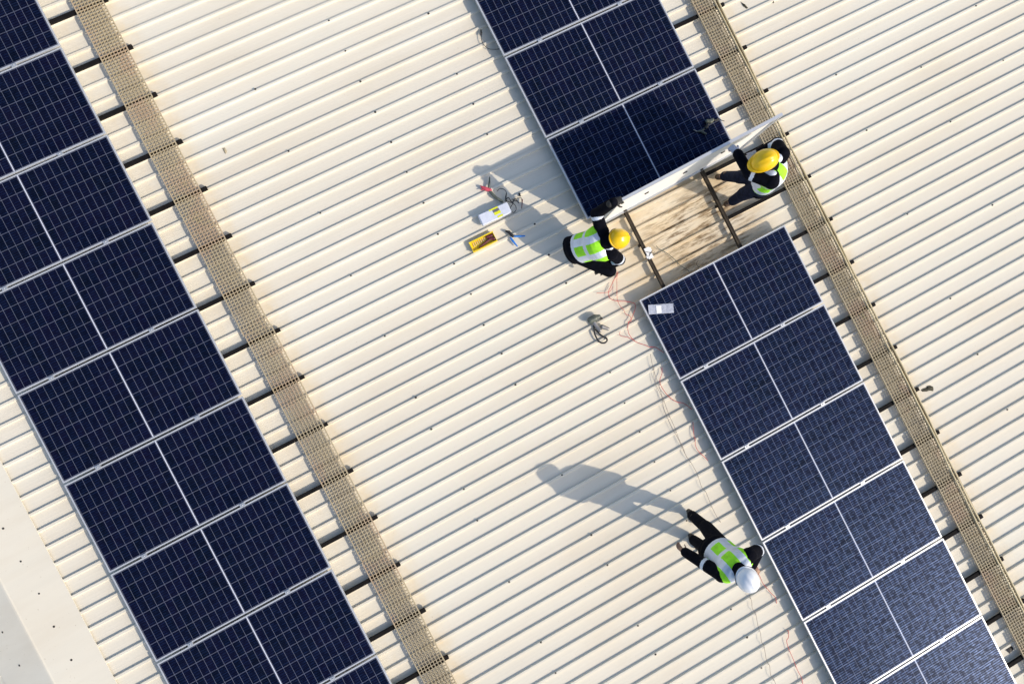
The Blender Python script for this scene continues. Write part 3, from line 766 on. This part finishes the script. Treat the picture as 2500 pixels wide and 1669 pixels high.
def open_tray(bm, lx, ly, hz, th=0.004, r=0.012, mi=0):
    box(bm, 0, lx, 0, ly, 0, th, mi)
    box(bm, 0, lx, 0, th, th, hz, mi); box(bm, 0, lx, ly-th, ly, th, hz, mi); box(bm, 0, th, th, ly-th, th, hz, mi); box(bm, lx-th, lx, th, ly-th, th, hz, mi)
# yellow open tool case
E2 = (1120, 400, 6.535)
Mc, ln = on_roof(*cz(*E2, [(160, 1270), (500, 1105)])); an, wl = heading(*cz(*E2, [(160, 1270), (245, 1405)]))
t = thing('tool_case', 'open yellow plastic case with dark maroon tools inside, lowest of the tool pile', 'case', Mc)
s = 1
bm = newbm(); open_tray(bm, ln*1.12, -wl*0, 0.0) if False else None
lx, ly = ln*1.10, wl*1.04
box(bm, 0, lx, -ly, 0, 0, 0.004); 
for a in ((0, lx, -0.005, 0), (0, lx, -ly, -ly+0.005), (0, 0.005, -ly+0.005, -0.005), (lx-0.005, lx, -ly+0.005, -0.005)): box(bm, a[0], a[1], a[2], a[3], 0.004, 0.045)
box(bm, -0.006, lx+0.006, -0.010, 0.006, 0.040, 0.045); box(bm, -0.006, lx+0.006, -ly-0.006, -ly+0.010, 0.040, 0.045)
obj('tray', bm, M_YELLOW, t, bevel=0.003)
bm = newbm(); capsule(bm, (lx*0.30, -ly*0.80, 0.022), (lx*0.80, -ly*0.52, 0.026), 0.012, 0.017); capsule(bm, (lx*0.80, -ly*0.52, 0.026), (lx*0.93, -ly*0.66, 0.026), 0.017, 0.02); remeshed('screwdriver', bm, M_MAROON, t, 0.004, 1)
bm = newbm(); capsule(bm, (lx*0.72, -ly*0.22, 0.024), (lx*0.90, -ly*0.28, 0.026), 0.018, 0.02); capsule(bm, (lx*0.80, -ly*0.3, 0.022), (lx*0.76, -ly*0.55, 0.024), 0.011, 0.012); remeshed('drill_bit_holder', bm, M_MAROON, t, 0.004, 1)
bm = newbm()
for k in range(7): box(bm, lx*(0.12+0.08*k), lx*(0.15+0.08*k), -ly*(0.55-0.02*k), -ly*0.12, 0.005, 0.018)
obj('socket_row', bm, M_CONDUIT, t, bevel=0.002)
# clear container with a yellow label
Mc, ln = on_roof(*cz(*E2, [(295, 840), (760, 625)])); an, wl = heading(*cz(*E2, [(295, 840), (350, 1000)]))
t = thing('plastic_box', 'milky clear plastic box with a torn yellow label, above the yellow case', 'box', Mc)
lx, ly, hz = ln, wl*1.1, 0.085
bm = newbm(); box(bm, 0, lx, -ly, 0, 0, hz); obj('tub', bm, M_CLEAR, t, bevel=0.018)
bm = newbm(); box(bm, 0.008, lx-0.008, -ly+0.008, -0.008, hz+0.001, hz+0.005); obj('lid', bm, M_CLEAR, t, bevel=0.003)
bm = newbm(); z = hz+0.0062
for a in ((0.36, 0.66, -0.16, -0.03), (0.47, 0.68, -0.66, -0.42), (0.52, 0.70, -0.96, -0.80)):
    box(bm, lx*a[0], lx*a[1], ly*a[2], ly*a[3], z, z+0.0012)
obj('label', bm, M_LABELY, t)
bm = newbm(); box(bm, lx*0.46, lx*0.67, -ly*0.42, -ly*0.17, z, z+0.0010); obj('printed_patch', bm, M_STEEL, t)
# red and black crimping tool
def limb_tool(name, label, cat, pieces):
    t = thing(name, label, cat, FR0.copy())
    for nm, pts, rr, mat, hh in pieces:
        bm = newbm(); q = [(*uv_at(a, b, hh), hh) for a, b in pts]
        n_ = len(q)
        for i in range(n_-1):
            r0 = rr[min(i, len(rr)-1)]; r1 = rr[min(i+1, len(rr)-1)]; capsule(bm, q[i], q[i+1], r0, r1, 10)
        remeshed(nm, bm, mat, t, 0.004, 1)
    return t
limb_tool('crimping_tool', 'crimping pliers with a red head and dark grey handles, topmost of the tool pile', 'pliers', [
    ('head', cz(*E2, [(375, 375), (430, 400), (500, 420)]), [0.020, 0.028, 0.024], M_PINK, 0.045),
    ('jaw', cz(*E2, [(345, 345), (390, 385)]), [0.006, 0.009], M_PINK, 0.045),
    ('jaw', cz(*E2, [(355, 420), (400, 405)]), [0.006, 0.009], M_PINK, 0.045),
    ('handle', cz(*E2, [(500, 440), (580, 530), (690, 600)]), [0.020, 0.022, 0.018], M_OLIVE, 0.045),
    ('handle', cz(*E2, [(480, 370), (490, 290), (492, 215)]), [0.015, 0.014, 0.009], M_OLIVE, 0.045)])
limb_tool('pliers', 'cutting pliers with a black head and bright blue handles, right of the yellow case', 'pliers', [
    ('head', cz(*E2, [(755, 1075), (800, 1090), (860, 1150)]), [0.014, 0.022, 0.020], M_BLACK, 0.045),
    ('handle', cz(*E2, [(890, 1155), (960, 1155), (1050, 1150)]), [0.014, 0.013, 0.010], M_BLUE, 0.045),
    ('handle', cz(*E2, [(830, 1185), (870, 1240), (935, 1315)]), [0.015, 0.016, 0.008], M_BLUE, 0.045)])
t = thing('test_leads', 'tangle of black test leads and a probe between the crimping pliers and the plastic box', 'cable', FR0.copy())
bm = newbm()
def lead(pts, r=0.0045, h=0.04): tube(bm, spline([(*uv_at(a, b, h), h + 0.004*math.sin(i*2.1)) for i, (a, b) in enumerate(cz(*E2, pts))], 6), r, 6)
lead([(610, 440), (650, 400), (720, 405), (760, 460), (745, 540), (780, 600), (850, 620), (905, 670), (915, 730), (880, 775), (835, 755), (825, 700), (860, 640), (880, 590), (940, 600)])
lead([(740, 590), (790, 540), (850, 610), (900, 560), (960, 630)], 0.006, 0.047); lead([(760, 470), (750, 560), (760, 600)], 0.008)
lead([(850, 570), (920, 555), (990, 540), (1010, 570)], 0.004); obj('lead', bm, M_BLACK, t)
bm = newbm(); tube(bm, [(*uv_at(a, b, .04), .04) for a, b in cz(*E2, [(1012, 565), (1010, 640), (1003, 715)])], 0.009, 8, r_fn=lambda k: 0.0095 - 0.005*k); obj('probe', bm, M_MAROON, t)
bm = newbm(); tube(bm, [(*uv_at(a, b, .04), .04) for a, b in cz(*E2, [(965, 490), (985, 520)])], 0.012, 8); obj('plug', bm, M_BLACK, t)
# drill with its lead on the bare roof
F = (1400, 640, 6.03)
t = limb_tool('cordless_drill', 'grey green drill with a black lead lying alone on the bare roof', 'drill', [
    ('motor_housing', cz(*F, [(255, 850), (310, 820), (370, 800)]), [0.045, 0.048, 0.030], M_OLIVE, 0.075),
    ('chuck', cz(*F, [(370, 810), (415, 825)]), [0.020, 0.016], M_BLACK, 0.075),
    ('grip', cz(*F, [(300, 880), (340, 940), (390, 1000)]), [0.030, 0.026, 0.030], M_STEEL, 0.055),
    ('battery', cz(*F, [(430, 950), (510, 980)]), [0.034, 0.022], M_STEEL, 0.055)])
bm = newbm(); tube(bm, spline([(*uv_at(a, b, .045), .045) for a, b in cz(*F, [(290, 900), (305, 960), (310, 1040), (350, 1130), (400, 1180), (460, 1185), (495, 1150), (480, 1110), (440, 1095), (380, 1050), (320, 990)])], 6), 0.011, 8); obj('lead', bm, M_BLACK, t)
# packet on the first lower panel
hp = HP + 0.002
Mc, ln = on_roof(*cz(*F, [(1095, 630), (1465, 605)]), hp); an, wl = heading(*cz(*F, [(1095, 630), (1105, 770)]), hp)
t = thing('plastic_packet', 'flat clear plastic packet with a white card inside, lying on a panel corner', 'packet', Mc)
bm = newbm(); n = 10
rnd = random.Random(5); gr = [[bm.verts.new((ln*i/n, -wl*jj/5, 0.004 + 0.006*rnd.random())) for jj in range(6)] for i in range(n+1)]
for i in range(n):
    for jj in range(5): bm.faces.new((gr[i][jj], gr[i+1][jj], gr[i+1][jj+1], gr[i][jj+1]))
M_FILM = simple('clear_film', (0.42, 0.45, 0.54), 0.2, 0, 0.15, 30)
o = obj('film', bm, M_FILM, t); sm = o.modifiers.new('s', 'SOLIDIFY'); sm.thickness = 0.002
bm = newbm(); box(bm, ln*0.31, ln*0.51, -wl*0.92, -wl*0.14, 0.0125, 0.0145); obj('card', bm, M_WHITEP, t)
# tools lying on the shaded panel
G = (1660, 260, 13.064)
hh = HP + 0.03
t = limb_tool('impact_driver', 'dark drill with a grey motor lying on the shaded panel behind the lifted one', 'drill', [
    ('motor_housing', cz(*G, [(870, 470), (980, 480), (1040, 430)]), [0.026, 0.030, 0.024], M_OLIVE, hh),
    ('chuck', cz(*G, [(1100, 440), (1250, 430)]), [0.014, 0.008], M_BLACK, hh),
    ('grip', cz(*G, [(900, 560), (830, 680)]), [0.020, 0.020], M_BLACK, hh)])
bm = newbm(); tube(bm, spline([(*uv_at(a, b, hh), hh) for a, b in cz(*G, [(1160, 420), (1240, 385), (1320, 440), (1420, 470)])], 5), 0.005, 6); obj('lead', bm, M_BLACK, t)
limb_tool('wrench', 'dull grey forked wrench lying on the shaded panel, left of the dark drill', 'wrench', [
    ('jaw', cz(*G, [(440, 745), (540, 800)]), [0.006, 0.010], M_STEEL, hh-0.015), ('shaft', cz(*G, [(540, 800), (680, 790), (820, 690)]), [0.010, 0.014, 0.010], M_OLIVE, hh-0.015),
    ('grip', cz(*G, [(680, 800), (760, 840), (820, 870)]), [0.012, 0.016, 0.014], M_OLIVE, hh-0.015)])
# leaves and scraps
def scrap(name, label, pts, z, o_, mat, th=0.012):
    bm = newbm(); q = [(*uv_at(a, b, 0.004), 0.0) for a, b in cz(o_[0], o_[1], z, pts)]
    n_ = len(q); c = Vector((sum(p[0] for p in q)/n_, sum(p[1] for p in q)/n_, th+0.012))
    vs = [bm.verts.new((p[0], p[1], 0.004 + 0.006*(i % 2))) for i, p in enumerate(q)]; vc = bm.verts.new(c)
    for i in range(n_): bm.faces.new((vs[i], vs[(i+1) % n_], vc))
    o = obj(name, bm, mat, None, FR0.copy()); sm = o.modifiers.new('s', 'SOLIDIFY'); sm.thickness = 0.003
    return tag(o, label, 'leaf' if 'leaf' in name else 'scrap')
scrap('dead_leaf', 'dark curled leaf on the bare roof just right of the right walkway', [(775, 800), (820, 770), (870, 755), (900, 720), (950, 710), (1000, 735), (1015, 780), (1000, 820), (940, 805), (880, 825), (800, 828)], 7.84, (2150, 850), M_LEAF)
scrap('cable_scrap', 'black plug scrap lying left of the right walkway in the bottom right corner', [(1120, 1250), (1160, 1215), (1200, 1220), (1215, 1245), (1180, 1290), (1150, 1262)], 3.743, (2150, 1250), M_BLACK)
scrap('dead_leaf', 'small dark strip of leaf near the top edge right of the right walkway', [(1420, 20), (1440, 40), (1470, 50), (1505, 95), (1490, 100), (1450, 70)], 4.612, (1500, 0), M_LEAF)
scrap('dead_leaf', 'tiny dark leaf touching the top edge of the photo', [(1775, 0), (1790, 0), (1800, 30), (1788, 42), (1780, 20)], 4.612, (1500, 0), M_LEAF)
scrap('dead_leaf', 'pale brown leaf stain on the roof between the left walkway and the top middle', [(1820, 1215), (1845, 1212), (1860, 1240), (1850, 1262), (1838, 1250)], 3.356, (0, 0), M_OCHRE, 0.004)
